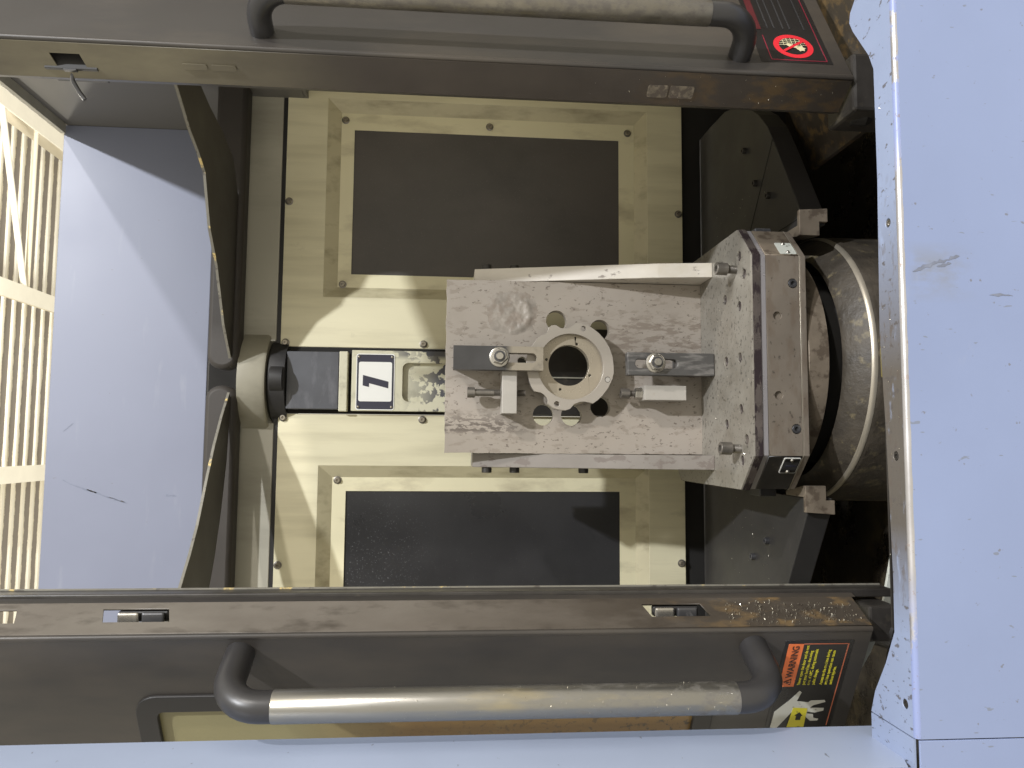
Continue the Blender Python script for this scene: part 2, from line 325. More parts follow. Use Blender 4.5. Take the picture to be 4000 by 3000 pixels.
# small panel screw (button head on a washer), shared mesh pieces, facing the camera side (-Y)
wash_me = lathe_mesh([(0, 0), (.0105, 0), (.0105, .0015), (.0095, .002), (0, .002)], 18, (0, 0, 0), (0, -1, 0))
scr_me = lathe_mesh([(0, .003), (.0030, .003), (.0034, .0085), (.0062, .0085), (.0072, .0070), (.0072, .002), (0, .002)], 18, (0, 0, 0), (0, -1, 0))
for me_ in (wash_me, scr_me):
    for p_ in me_.polygons: p_.use_smooth = True
    me_.set_sharp_from_angle(angle=math.radians(35)); me_.materials.append(screw_m)
wash_me.materials.clear(); wash_me.materials.append(bolt_m)
def panel_screw(parent, x, y, z):
    s = bpy.data.objects.new('screw', scr_me); s.location = (x, y, z); C.objects.link(s); adopt(s, parent)
    q = bpy.data.objects.new('washer', wash_me); C.objects.link(q); q.location = (x, y, z); q.parent = s
    q.matrix_parent_inverse = Matrix.Translation((-x, -y, -z))

# ------------------------------------------------------------------ enclosure: floor, walls, header, roof wings, upper panels
fl = box('machine_floor', -.95, 1.25, 1.0, 2.30, -1.0, -.96, floor_m, None, 0); fl['kind'] = 'structure'
t = thing('enclosure_wall', 'near-black inner wall of the machine below the beige partition', 'wall', (.17, 2.1, -.96))
box('back_sheet', -.95, 1.25, 2.064, 2.075, -.96, -.648, gap, t, 0)  # painted near-black for the shadow below the partition
box('side_sheet', 1.12, 1.14, 1.23, 2.12, -.96, .40, beige, t, 0)  # both side sheets made beige to bounce light into the enclosure
box('side_sheet', -.84, -.82, 1.30, 2.12, -.96, .40, beige, t, 0)
box('leak_block_strip', .943, 1.14, 1.23, 2.12, .40, .409, side_m, t, 0)  # added strip, blocks light leaking between the upper and lower side walls
prism('chute_sheet', [(.62, -.80), (1.12, -.62), (1.12, -.63), (.62, -.81)], 'Y', 1.04, 1.60, door_edge, t, 0)
prism('chute_sheet', [(-.02, -.86), (-.82, -.70), (-.82, -.71), (-.02, -.87)], 'Y', 1.04, 1.34, gap, t, 0)
o = tag(prism('upper_back_panel', [(-.95, .72), (.943, .72), (.943, 1.163), (-.95, 1.163)], 'Y', 2.30, 2.33, blue_in, None, .002), 'pale blue panel high at the back below the factory roof', 'panel')
UBP = o; rs = random.Random(21)
scuff_m = M('scuff_dirt', (.085, .08, .075), .6, var=.3, vscale=60)
scuff_l = M('scuff_dust', (.165, .185, .25), .6, var=.2, vscale=60)
def scuff(name, pts, wd, plane_y, parent, mat):
    L1, L2 = [], []
    for i, (x, z) in enumerate(pts):
        wv = wd*rs.uniform(.2, 1.1)*(0.15 if i in (0, len(pts)-1) else 1)
        L1.append((x+wv, z+wv*.5)); L2.append((x-wv*rs.uniform(.3, 1), z-wv*.5))
    plate(name, L1+L2[::-1], [], .0002, mat, parent, (0, plane_y-.0004, 0), smooth=None)
def sub(pts, n=6): return [(pts[i][0]+(pts[i+1][0]-pts[i][0])*k/n+rs.uniform(-1, 1)*.0012, pts[i][1]+(pts[i+1][1]-pts[i][1])*k/n) for i in range(len(pts)-1) for k in range(n)]+[pts[-1]]
scuff('scuff_mark', sub([(-.112, 1.113), (-.129, 1.080), (-.145, 1.027), (-.165, .975), (-.178, .929)]), .0035, 2.30, UBP, scuff_l)
scuff('scuff_mark', sub([(-.140, 1.045), (-.148, 1.015)]), .0030, 2.30, UBP, scuff_m)
scuff('scuff_mark', sub([(-.160, .985), (-.176, .935)]), .0022, 2.30, UBP, scuff_m)
scuff('scuff_mark', sub([(.052, 1.090), (.028, 1.118)]), .0016, 2.30, UBP, scuff_l)
scuff('scuff_mark', sub([(-.157, .822), (-.157, .792)]), .0055, 2.30, UBP, scuff_l)
t = thing('enclosure_side_wall', 'dark grey side wall meeting the pale blue upper panel, with pale top edge', 'wall', (.95, 1.8, .5))
box('sheet', .943, .958, 1.25, 2.33, .41, 1.155, side_m, t, 0)
box('top_edge', .915, .962, 1.25, 2.296, 1.156, 1.170, beige_grey, t, .001)
o = tag(box('gap_shade_sheet', -.95, .94, 2.302, 2.32, .47, .715, gap, None, 0), 'added black sheet for the dark gap behind the roof wings under the pale blue panel', 'panel')  # near-black sheet stands in for the shade inside the gap
t = thing('beige_header', 'grey beige header with round pivot housing above the partition panels', 'header', (.165, 2.06, .465))
box('header_sheet', .272, 1.12, 2.052, 2.06, .466, .552, beige_grey, t, .002)
box('header_sheet', -.82, .052, 2.052, 2.06, .466, .552, beige_grey, t, .002)
lathe('pivot_housing', [(.0, .548), (.150, .548), (.150, .486), (.146, .479), (0, .479)], M('dull_housing_paint', (.27, .255, .20), .5, var=.1, vscale=12, layers=[dict(col=(.15, .135, .10), scale=(14, 14, 6), thr=.58, soft=.1, amt=.5)]), t, (.162, 2.135, 0), (0, 0, 1), 64)
box('seam', .2705, .2735, 2.046, 2.0515, 0.467, .548, white_p, t, 0)
def bar(x0, x1, label):
    t = thing('rubber_bar', label, 'seal', ((x0+x1)/2, 2.0, .545))
    s = 1 if x1 > x0 else -1; pts = [(x1, .546), (x1, .625)]
    a = [(x0+s*.035-s*.035*math.cos(math.radians(k)), .5855+.0395*math.sin(math.radians(k))) for k in range(90, -91, -15)]
    prism('bar_body', pts+a, 'Y', 1.985, 2.045, bar_m, t, .012, 40)
bar(.187, 1.1, 'dark brown rubber bar with rounded end right of the pivot housing')
bar(.146, -.8, 'dark brown rubber bar with rounded end left of the pivot housing')
def wing(inner, outer, label):
    t = thing('roof_wing', label, 'sheet', (inner[3][0], inner[3][1], .56))
    prism('wing_sheet', inner+outer[::-1], 'Z', .560, .566, wing_m, t, 0)
    vs, fs = [], []
    for i, (x, y) in enumerate(inner):
        j0, j1 = inner[max(i-1, 0)], inner[min(i+1, len(inner)-1)]; d = Vector((j1[0]-j0[0], j1[1]-j0[1])).normalized(); nx, ny = (-d.y, d.x)
        if ny > 0: nx, ny = -nx, -ny
        for a, zz in ((0, .5595), (.0025, .5595), (.0025, .5655), (0, .5655)): vs.append((x+nx*a, y+ny*a, zz))
    for i in range(len(inner)-1):
        for k in range(4): fs.append((i*4+k, i*4+(k+1) % 4, i*4+4+(k+1) % 4, i*4+4+k))
    finish('edge_trim', mesh('trim', vs, fs), trim_m, t)
wing([(.90, 1.28), (.725, 1.522), (.663, 1.618), (.640, 1.670), (.610, 1.722), (.495, 1.772), (.423, 1.835), (.289, 1.910), (.215, 1.975)],
     [(.98, 1.36), (.79, 1.654), (.768, 1.735), (.752, 1.83), (.722, 1.93), (.64, 1.984), (.48, 1.984), (.34, 1.984), (.225, 1.984)], 'dark curved roof sheet with chipped pale edge above the right window')  # outer edge drawn wider to block light leaking onto the right panel
wing([(-.44, 1.50), (-.309, 1.674), (-.245, 1.73), (-.186, 1.773), (-.088, 1.825), (-.01, 1.87), (.062, 1.921), (.125, 1.975)],
     [(-.62, 1.62), (-.45, 1.80), (-.36, 1.86), (-.28, 1.90), (-.17, 1.94), (-.05, 1.97), (.04, 1.98), (.115, 1.984)], 'dark curved roof sheet with silvery worn edge above the left window')

# ------------------------------------------------------------------ rotating partition
P_ = thing('rotating_partition', 'beige rotating partition with two dark windows and a numbered centre column', 'partition', (.165, 2.05, -.645))
YP = 2.05
bevel_m = M('grimy_bevel_paint', (.52, .475, .32), .45, var=.08, vscale=9, layers=[dict(col=(.20, .165, .10), scale=(22, 22, 7), thr=.58, soft=.10, amt=.55)])
for sgn in (1, -1):
    mx = lambda x: x if sgn > 0 else .334-x      # the two halves mirror about the centre column
    def rr(x0, x1, z0, z1): a, b = sorted((mx(x0), mx(x1))); return [(a, z0), (b, z0), (b, z1), (a, z1)]
    fr = (.393, .947, -.544, .346); rg = (.425, .914, -.511, .311); wn = (.461, .868, -.468, .276)
    plate('panel', rr(.257, 1.10, -.645, .454), [rr(*fr)], .012, beige, P_, (0, YP, 0), bevel=.0008, smooth=None)
    A = rr(*fr); B = rr(*rg); vs = [(x, YP+.0005, z) for x, z in A]+[(x, YP+.022, z) for x, z in B]
    vs += [(x, YP+.012, z) for x, z in A]+[(x, YP+.025, z) for x, z in B]
    wf = finish('window_frame', mesh('f', vs, [f for i in range(4) for f in ((i, (i+1) % 4, 4+(i+1) % 4, 4+i), (8+i, 8+(i+1) % 4, 12+(i+1) % 4, 12+i), (4+i, 4+(i+1) % 4, 12+(i+1) % 4, 12+i))]), bevel_m, P_)
    plate('frame_ring', rr(rg[0]-.002, rg[1]+.002, rg[2]-.002, rg[3]+.002), [rr(*wn)], .003, beige_frame, wf, (0, YP+.0215, 0), smooth=None)
    plate('window_pane', rr(wn[0]-.006, wn[1]+.006, wn[2]-.006, wn[3]+.006), [], .005, pane_r if sgn > 0 else pane_l, P_, (0, YP+.0255, 0), smooth=None)
    box('top_seal', *sorted((mx(.257), mx(1.10))), YP+.004, YP+.012, .4555, .4655, black, P_, 0)
    for x, z in ((.894, .301), (.892, -.099), (.890, -.493), (.432, .298)): panel_screw(P_, mx(x), YP+.0210, z)
    for x, z in ((.652, .443), (.652, -.633), (.267, .441), (.269, .075)): panel_screw(P_, mx(x), YP-.0005, z)
box('column_backing', .079, .256, YP+.004, YP+.03, -.645, .454, gap, P_, 0)
cc = plate('centre_column', [(.086, -.12), (.247, -.12), (.247, .262), (.086, .262)], [rrect(.112, .215, -.30, .128, .014)[0:0] or [(.112, -.10), (.215, -.10)]+[(.215-.016+.016*math.cos(math.radians(a)), .112+.016*math.sin(math.radians(a))) for a in range(0, 91, 15)]+[(.128+.016*math.cos(math.radians(a)), .112+.016*math.sin(math.radians(a))) for a in range(90, 181, 15)]], .022, beige_cast, P_, (0, 2.026, 0), bevel=.0008, smooth=None)
box('pocket_floor', .10, .225, 2.041, 2.046, -.11, .14, beige_cast, cc, 0)
box('lower_column', .080, .316, 2.028, 2.049, -.645, -.125, dirty_black, P_, .002)
box('column_edge_strip', .180, .1835, 2.024, 2.0275, -.60, -.13, beige_grey, P_, 0)
box('column_cap', .089, .241, 2.022, 2.053, .295, .430, col_grey, P_, .002)
box('cap_foot', .084, .243, 2.0225, 2.053, .2725, .2945, beige_cast, P_, .002)
lathe('pivot_ring', [(0, .478), (.112, .478), (.118, .472), (.118, .4315), (0, .4315)], black, P_, (.165, 2.115, 0), (0, 0, 1), 56)
lathe('pivot_pin', [(0, .468), (.034, .468), (.036, .466), (.036, .4345), (0, .4345)], black, P_, (.166, 2.018, 0), (0, 0, 1), 32)
npl = plate('number_plate', rrect(.088, .238, .149, .250, .007), [], .0015, white_p, P_, (0, 2.0245, 0), smooth=None)
plate('navy_field', rrect(.0905, .2355, .1512, .2478, .0055), [], .0004, navy_p, npl, (0, 2.0240, 0), smooth=None)
plate('white_field', rrect(.111, .216, .156, .243, .005), [], .0004, white_p, npl, (0, 2.0235, 0), smooth=None)
plate('digit', [(.181, .232), (.1640, .165), (.146, .165), (.1592, .2155), (.149, .2155), (.153, .232)], [], .0004, navy_p, npl, (0, 2.0230, 0), smooth=None)
for x, z in ((.0965, .243), (.0965, .156), (.2295, .243), (.2295, .156)):
    lathe('rivet', [(0, .001), (.0010, .0012), (.0013, .0028), (.0028, .0024), (.0034, 0), (0, 0)], screw_m, npl, (x, 2.0238, z), (0, -1, 0), 14)

# ------------------------------------------------------------------ blue front: apron, jamb
t = thing('front_apron', 'large pale blue lower front panel with a worn bare metal top edge', 'panel', (.2, .94, -1.3))
XA = -.3655
plate('front_sheet', [(XA, -1.3), (1.0, -1.3), (1.0, -.596), (XA, -.596)], [], .003, blue, t, (0, .940, 0), smooth=None)
for pts_, w_ in (([(.232, -.606), (.240, -.625), (.248, -.650), (.255, -.672)], .0028), ([(.240, -.640), (.245, -.660)], .0030), ([(.203, -.712), (.203, -.745)], .0022)):
    scuff('scuff_mark', sub(pts_), w_, .940, t, scuff_l)
back = [(1.0, 1.05), (.70, 1.04), (.664, 1.031), (.650, 1.046), (.636, 1.049), (.618, 1.040), (.560, 1.000), (.534, .989), (.374, .988), (.159, .994), (.02, .986), (-.17, .980), (-.243, .981), (-.290, 1.004), (-.335, 1.032), (XA, 1.043)]
holes = [circ(.305, .966, .0065, 16), circ(-.011, .965, .0065, 16), circ(-.329, .962, .0065, 16)]
plate('ledge', [(XA, .9465), (1.0, .9465)]+back, holes, .003, ledge_m, t, (0, 0, -.590), (1, 0, 0), (0, 1, 0), smooth=None)
vs, fs = [], []
K = 8
for x in [XA+(1.0-XA)*i/60 for i in range(61)]:
    for k in range(K+1):
        a = math.radians(90*k/K); vs.append((x, .9465-.0065*math.sin(a)+.0001*math.sin(x*170), -.5965+.0065*math.cos(a)))
for i in range(60):
    for k in range(K): fs.append((i*(K+1)+k, i*(K+1)+k+1, (i+1)*(K+1)+k+1, (i+1)*(K+1)+k))
finish('rounded_edge', mesh('e', vs, fs), edge_bare, t, 60)
for x, y in ((.305, .966), (-.011, .965), (-.329, .962)):
    lathe('ledge_bolt', [(0, .001), (.003, .001), (.003, .003), (.0052, .003), (.0058, 0), (.0058, -.004), (0, -.004)], dirty_black if x < .2 else nut_m, t, (x, y+.001, -.594), (0, 0, 1), 16)
box('back_flange', -.24, .53, .9905, .9935, -.66, -.5935, dirty_black, t, 0)
jamb_m = M('blue_paint_lit_post', (.36, .42, .56), .36, var=.05, vscale=2.5, bump=(220, .05), layers=[dict(col=(.16, .17, .20), scale=(110, 40, 110), thr=.74, soft=.015, amt=.8, detail=2)])  # same blue paint as the apron, made paler for the light on this side
t = thing('door_jamb', 'pale blue side post of the door opening with dark seam at the ledge corner', 'post', (-.42, .98, -1.3))
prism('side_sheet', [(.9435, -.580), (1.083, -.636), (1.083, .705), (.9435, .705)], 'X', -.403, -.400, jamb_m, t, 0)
box('front_sheet', -.62, -.400, .940, .943, -.584, .705, blue, t, .001)
box('corner_ledge', -.62, -.3672, .9465, 1.043, -.593, -.590, ledge_m, t, 0)
box('lower_front_sheet', -.62, -.3672, .940, .943, -1.3, -.594, blue, t, .001)
box('back_flange', -.52, -.4035, 1.080, 1.083, -.584, .705, blue, t, 0)

# ------------------------------------------------------------------ doors
def door(N, deg, sgn, Cpt, z0, z1):
    a = math.radians(deg); U = Vector((-sgn*math.cos(a), math.sin(a), 0)) if False else Vector((sgn*math.cos(a), math.sin(a), 0))
    return Vector((N[0], N[1], 0)), U, Vector((U.y*sgn, -U.x*sgn, 0)) if False else Vector((sgn*math.sin(a), -math.cos(a), 0))
def chips_on(name, label, pts, sizes, n, seed, up=Vector((0, 0, 1))):
    rnd = random.Random(seed); vs, fs = [], []
    for i in range(n):
        p = pts(rnd); L_ = rnd.uniform(*sizes); wd = L_*rnd.uniform(.15, .4); a = rnd.uniform(0, 6.28)
        d = Vector((math.cos(a), math.sin(a), rnd.uniform(-.3, .5))).normalized(); sd = d.cross(Vector((rnd.uniform(-1, 1), rnd.uniform(-1, 1), 1))).normalized()
        k = len(vs); cu = up*L_*.3
        vs += [p-d*L_*.5, p+sd*wd*.5+cu*.6, p+d*L_*.5+cu*.2, p-sd*wd*.5+cu]
        fs += [(k, k+1, k+2), (k, k+2, k+3), (k, k+1, k+3), (k+1, k+2, k+3)]
    o = finish(name, mesh(name, vs, fs), chip_m); o['kind'] = 'stuff'; o['label'] = label; o['category'] = 'chips'; return o

# left door: front sheet leans back from the nose, edge sheet turns in with latch slots
DL = thing('machine_door', 'charcoal door with steel grab bar, yellowed window and orange warning sticker', 'door', (-.30, 1.15, -.645))
N, U, Nn = door((-.27, 1.115), 28, -1, None, 0, 0)
Z = Vector((0, 0, 1)); Ur = -U       # Ur: reading direction on the face (towards the opening)
fp = lambda s, z, off=0.: N+U*s+Z*z+Nn*off
win = [(-x, z) for x, z in rrect(.112, .60, -.41, .446, .030)]
plate('front_sheet', [(-.40, -.638), (-.004, -.638), (-.004, .86), (-.40, .86)], [[p for p in [(-x, z) for x, z in rrect(.112, .37, -.41, .446, .030)]]], .003, door_m, DL, N, Ur, Z, smooth=None)
tube('nose', [N+U*.003+Vector((.0005, .004, z)) for z in (-.638, .86)], .0046, door_m, DL, 16)
gk = plate('window_gasket', [(-x, z) for x, z in rrect(.108, .375, -.415, .450, .032)], [[(-x, z) for x, z in rrect(.138, .355, -.385, .420, .010)]], .008, black, DL, fp(0, 0, .004), Ur, Z, bevel=.0015, smooth=None)
plate('window_pane', [(-x, z) for x, z in rrect(.13, .36, -.395, .43, .010)], [], .003, door_pane, DL, fp(0, 0, -.0045), Ur, Z, smooth=None)
EA, EB = Vector((-.270+.0035, 1.119, 0)), Vector((-.236, 1.177, 0)); Ue = (EB-EA).normalized(); Le = (EB-EA).length
def slot(zc, h=.046, sk=.005): return [(Le*.36, zc-h-sk), (Le*.80, zc-h+sk), (Le*.80, zc+h+sk), (Le*.36, zc+h-sk)]
zs = (.446, -.347, .657)
plate('edge_sheet', [(0, -.638), (Le, -.638), (Le, .86), (0, .86)], [slot(q) for q in zs], .003, door_edge, DL, EA, Ue, Z, smooth=None)
nE = Vector((-Ue.y, Ue.x, 0)); nE = nE if nE.x > 0 else -nE
plate('return_sheet', [(0, -.645), (.014, -.645), (.014, .86), (0, .86)], [], .003, door_m, DL, EB, Vector((.30, 1, 0)), Z, smooth=None)
box('door_seal', -.240, -.2265, 1.192, 1.226, -.715, .86, dirty_black, DL, .002)
box('seal_edge', -.2262, -.2240, 1.222, 1.2255, -.712, .86, trim_m, DL, 0)
for q in zs[:2]:
    lc = box('latch_catch', -.262, -.246, 1.168, 1.180, q-.040, q+.032, black, DL, .003)
    for k in (0, 1): box('roller', -.263, -.247, 1.160, 1.167, q-.036+k*.036, q-.004+k*.034, nut_m if k else dark_steel, lc, .003)
# grab bar
bend_m = M('black_bend_paint', (.030, .029, .030), .36, var=.15)
steel_r = M('dull_sleeve_lit_top', (.20, .185, .155), .42, .8, var=.15, vscale=22, layers=[dict(col=(.42, .38, .28), scale=(30, 30, 5), thr=.58, soft=.08, amt=.6, mask=(('Z', -.2, .2),)), dict(col=(.10, .09, .08), scale=(70, 70, 45), thr=.52, soft=.08, amt=.8, rough=.6, metal=.2)])  # worn dark sleeve, with the lit yellowish upper part painted into the colour
def grab_bar(parent, basef, s0, zt, zb, stand, r, mat_b, sleeve, smat=None):
    h = thing('x', '', ''); bpy.data.objects.remove(h)
    top = basef(s0, zt, 0); bot = basef(s0, zb, 0); out = basef(s0, 0, 1)-basef(s0, 0, 0); R = .050
    a = [top, top+out*(stand-R)]+arc(top+out*(stand-R)-Z*R, Z*R, out*R)[1:]
    b = arc(bot+out*(stand-R)+Z*R, out*R, -Z*R)+[bot]
    hb = tube('handle', a+[Vector(sleeve[0]*Z+Vector((basef(s0, 0, stand).x, basef(s0, 0, stand).y, 0)))], r*.965, mat_b, parent, 24)
    p = basef(s0, 0, stand)
    tube('lower_bend', [Vector((p.x, p.y, sleeve[1]))]+b, r*.965, mat_b, hb, 24)
    lathe('grip_sleeve', [(0, sleeve[1]), (r*.97, sleeve[1]), (r, sleeve[1]+.001), (r, sleeve[0]-.001), (r*.97, sleeve[0]), (0, sleeve[0])], smat or steel, hb, (p.x, p.y, 0), (0, 0, 1), 40)
grab_bar(DL, fp, .032, .292, -.457, .098, .0215, bend_m, (.226, -.397))
# warning sticker
st = plate('warning_sticker', [(-.215, -.613), (-.022, -.613), (-.022, -.506), (-.215, -.506)], [], .0004, stk_black, DL, fp(0, 0, .0006), Ur, Z, smooth=None)
def sp(name, pts, mat, off=.0012): return plate(name, [(-s, z) for s, z in pts], [], .0003, mat, st, fp(0, 0, off), Ur, Z, smooth=None)
sp('orange_header', [(.028, -.512), (.1125, -.512), (.1125, -.5355), (.028, -.5355)], orange)
sp('border_line', [(.0275, -.5355), (.0290, -.5355), (.0290, -.606), (.0275, -.606)], orange_line)
sp('border_line', [(.0275, -.6048), (.195, -.6048), (.195, -.6064), (.0275, -.6064)], orange_line)
sp('border_line', [(.113, -.5125), (.20, -.5115), (.20, -.5122), (.113, -.5132)], text_grey)
text('warning_word', 'WARNING', .0150, stk_black, st, fp(.0940, -.5292, .0018), Ur, Z, 'LEFT', .0003, .86)
sp('triangle_mark', [(.096, -.529), (.109, -.529), (.1025, -.5165)], stk_black, .0016)
sp('triangle_inner', [(.0985, -.5277), (.1065, -.5277), (.1025, -.5195)], orange, .0020)
sp('exclamation_mark', [(.1018, -.527), (.1032, -.527), (.1036, -.5215), (.1014, -.5215)], stk_black, .0024)
rows = ['Never open the door and do not', 'put your hand into the swing', 'area of APC, during automatic', 'pallet change.', 'Access to the machine during', 'machine operation can cause', 'serious injuries.']
for k, r_ in enumerate(rows):
    zz = -.5445-.0078*k-(.0042 if k > 3 else 0)
    text('printed_line', r_, .0068, yellow, st, fp(.109, zz, .0014), Ur, Z, 'LEFT', .00022, .85)
sp('hand', [(.1975, -.5135), (.164, -.5148), (.140, -.535), (.1215, -.5475), (.1245, -.5510), (.1425, -.547), (.1455, -.566), (.142, -.570), (.1413, -.592), (.1455, -.594), (.1515, -.576), (.157, -.571), (.158, -.594), (.1635, -.5945), (.1675, -.581), (.1655, -.569), (.1690, -.5685), (.1708, -.579), (.1785, -.581), (.181, -.590), (.1845, -.5885), (.1848, -.577), (.1775, -.569), (.160, -.560), (.162, -.545), (.20, -.524)], hand_m)
sp('yellow_card', [(.1562, -.5437), (.1578, -.567), (.197, -.5685), (.197, -.5405)], yellow, .0016)
sp('arrow_mark', [(.1655, -.5555), (.1730, -.562), (.1735, -.5595), (.1818, -.5595), (.1818, -.5515), (.1728, -.5515), (.1722, -.5487)], stk_black, .0020)
# roller and pale plates below the door
lathe('door_roller', [(0, -.020), (.024, -.020), (.030, -.012), (.030, .012), (.024, .020), (0, .020)], black, DL, (-.285, 1.180, -.690), (.25, .5, 1), 28)
box('bottom_bracket', -.30, -.245, 1.150, 1.215, -.700, -.652, dirty_black, DL, .004)

# right door
DR = thing('machine_door', 'charcoal door with grab bar and round red prohibition sticker', 'door', (.64, 1.18, -.657))
N2, U2, Nn2 = door((.61, 1.16), 30, 1, None, 0, 0)
fq = lambda s, z, off=0.: N2+U2*s+Z*z+Nn2*off
plate('front_sheet', [(.004, -.657), (.55, -.657), (.55, .90), (.004, .90)], [], .003, door_m, DR, N2, U2, Z, smooth=None)
tube('nose', [N2+U2*.003+Vector((-.0005, .004, z)) for z in (-.657, .90)], .0046, door_m, DR, 16)
EA2, EB2 = Vector((.6065, 1.164, 0)), Vector((.574, 1.212, 0)); Ue2 = (EA2-EB2).normalized(); Le2 = (EB2-EA2).length
plate('edge_sheet', [(0, -.657), (Le2, -.657), (Le2, .90), (0, .90)], [[(Le2*.25, .575), (Le2*.70, .580), (Le2*.70, .625), (Le2*.25, .620)]], .003, door_edge_r, DR, EB2, Ue2, Z, smooth=None)
plate('return_sheet', [(0, -.657), (.02, -.657), (.02, .90), (0, .90)], [], .003, door_m, DR, EB2+Vector((.006, .020, 0)), Vector((-.3, -1, 0)), Z, smooth=None)
nE2 = Vector((-Ue2.y, Ue2.x, 0)); nE2 = nE2 if nE2.x < 0 else -nE2
grab_bar(DR, fq, .045, .306, -.472, .070, .0195, bend_m, (.26, -.40), steel_r)
for (z0_, z1_, m_) in ((-.318, -.352, trim_m), (-.355, -.396, trim_m)):
    plate('worn_pad', rrect(Le2*.22, Le2*.60, z1_, z0_, .004), [], .0006, M('glue_residue', (.17, .145, .11), .6, var=.3, vscale=70, layers=[dict(col=(.075, .06, .05), scale=80, thr=.5, soft=.05, amt=.9)]), DR, EB2+nE2*.0010, Ue2, Z, smooth=None)
for z_ in (.41, .365):
    plate('pressed_rib', rrect(Le2*.42, Le2*.58, z_-.020, z_+.018, .003), [], .0030, door_edge_r, DR, EB2+nE2*.0022, Ue2, Z, bevel=.0012, smooth=None)
box('latch_recess', .581, .612, 1.196, 1.240, .560, .640, black, DR, .001)
box('latch_bracket', .5795, .5815, 1.196, 1.206, .592, .612, dark_steel, DR, .0005)
tube('latch_cable', [(.590, 1.20, .60), (.572, 1.215, .606), (.556, 1.222, .598), (.545, 1.225, .590)], .0035, dark_steel, DR, 10)
st2 = plate('prohibition_sticker', [(.034, -.632), (.30, -.632), (.30, -.508), (.034, -.508)], [], .0004, stk_black, DR, fq(0, 0, .0006), U2, Z, smooth=None)
def sq(name, pts, mat, off=.0012, holes=()): return plate(name, pts, holes, .0003, mat, st2, fq(0, 0, off), U2, Z, smooth=None)
sq('border_line', [(.0395, -.6235), (.0412, -.6235), (.0412, -.527), (.0395, -.527)], red_line)
sq('border_line', [(.0412, -.6235), (.29, -.6235), (.29, -.6218), (.0412, -.6218)], red_line)
sq('border_line', [(.0412, -.5275), (.112, -.5275), (.112, -.5258), (.0412, -.5258)], red_line)
sq('red_header', [(.130, -.5285), (.30, -.5285), (.30, -.516), (.130, -.516)], M('sticker_dark_red', (.09, .012, .016), .4, var=.3))
cxp, czp, rp = .0818, -.5742, .0345
sq('red_circle', circ(cxp, czp, rp, 44), red, .0012, [circ(cxp, czp, rp*.72, 40)])
sq('cross_bar', [(cxp+rp*.72*math.cos(a)+dx, czp+rp*.72*math.sin(a)+dz) for a, dx, dz in ((math.radians(128), -.002, -.0015), (math.radians(128), .002, .0015), (math.radians(-52), .002, .0015), (math.radians(-52), -.002, -.0015))], red, .0020)
for k in range(5):
    dz = -.015+.0075*k; hw = math.sqrt(max(0, (rp*.70)**2-dz*dz))
    sq('grid_line', [(cxp+.002, czp+dz), (cxp+hw, czp+dz), (cxp+hw, czp+dz+.0009), (cxp+.002, czp+dz+.0009)], cream_p, .0014)
for k in range(4):
    dx = .003+.0055*k; hw = math.sqrt(max(0, (rp*.70)**2-dx*dx))
    sq('grid_line', [(cxp+dx, czp-hw), (cxp+dx+.0009, czp-hw), (cxp+dx+.0009, czp+hw), (cxp+dx, czp+hw)], cream_p, .0016)
rnd = random.Random(5)
for (bx, bz, br) in ((-.008, -.012, .0085), (.002, .006, .0065), (-.001, -.004, .006)):
    sq('splash_mark', [(cxp+bx+br*math.cos(a)*rnd.uniform(.55, 1.2), czp+bz+br*math.sin(a)*rnd.uniform(.55, 1.2)) for a in [2*math.pi*i/16 for i in range(16)]], cream_p, .0018)
for k, zz in enumerate((-.540, -.552, -.568, -.580, -.606)):
    sq('dim_text_line', [(.135, zz), (.27, zz), (.27, zz-.0022), (.135, zz-.0022)], text_grey)
lathe('door_roller', [(0, -.020), (.024, -.020), (.030, -.012), (.030, .012), (.024, .020), (0, .020)], black, DR, (.585, 1.215, -.700), (.2, .4, 1), 28)
box('bottom_bracket', .56, .66, 1.17, 1.26, -.76, -.662, dirty_black, DR, .006)
o = tag(prism('drip_plate', [(-.29, -.735), (-.175, -.760), (-.175, -.800), (-.29, -.800)], 'Y', 1.262, 1.268, pale_m, None, .001), 'pale green drip plate low behind the left door seal', 'plate')
o = tag(prism('guide_strip', [(-0.303, -0.659), (-0.303, -0.669), (-0.319, -0.661), (-0.328, -0.655), (-0.354, -0.639)], 'Y', 1.165, 1.168, pale_m, None, 0), 'narrow pale strip between the left door sticker and the apron', 'strip')

# ------------------------------------------------------------------ pallet, rotary table, changer arm
CX, CY = .171, 1.608
def octo(h, c): return [(CX-h+c, CY-h), (CX+h-c, CY-h), (CX+h, CY-h+c), (CX+h, CY+h-c), (CX+h-c, CY+h), (CX-h+c, CY+h), (CX-h, CY+h-c), (CX-h, CY-h+c)]
PL = thing('pallet', 'octagonal grey steel pallet with bolt holes carrying the fixture', 'pallet', (CX, CY, -.663))
hs = [(dx*s, y) for dx, y in ((.198, 1.411), (.158, 1.388), (.100, 1.414), (.127, 1.490)) for s in (1, -1)]+[(0, 1.415), (0, 1.488)]
plate('top_slab', octo(.253, .065), [circ(CX+x, y, .0105, 22) for x, y in hs], .0175, pallet_m, PL, (0, 0, -.556), (1, 0, 0), (0, 1, 0), bevel=.0012, smooth=None)
prism('dark_rim', octo(.2542, .0655), 'Z', -.5735, -.5590, pallet_dark, PL, 0)
prism('ground_band', octo(.2520, .065), 'Z', -.5845, -.5737, pallet_light, PL, 0)
prism('pallet_body', octo(.2475, .064), 'Z', -.650, -.5850, pallet_side, PL, .001)
prism('lower_rim', octo(.2525, .065), 'Z', -.663, -.6515, pallet_side, PL, .0012)
plate('bright_edge', octo(.2530, .0652), [], .0013, bright_edge, PL, (0, 0, -.6500), (1, 0, 0), (0, 1, 0), smooth=None)
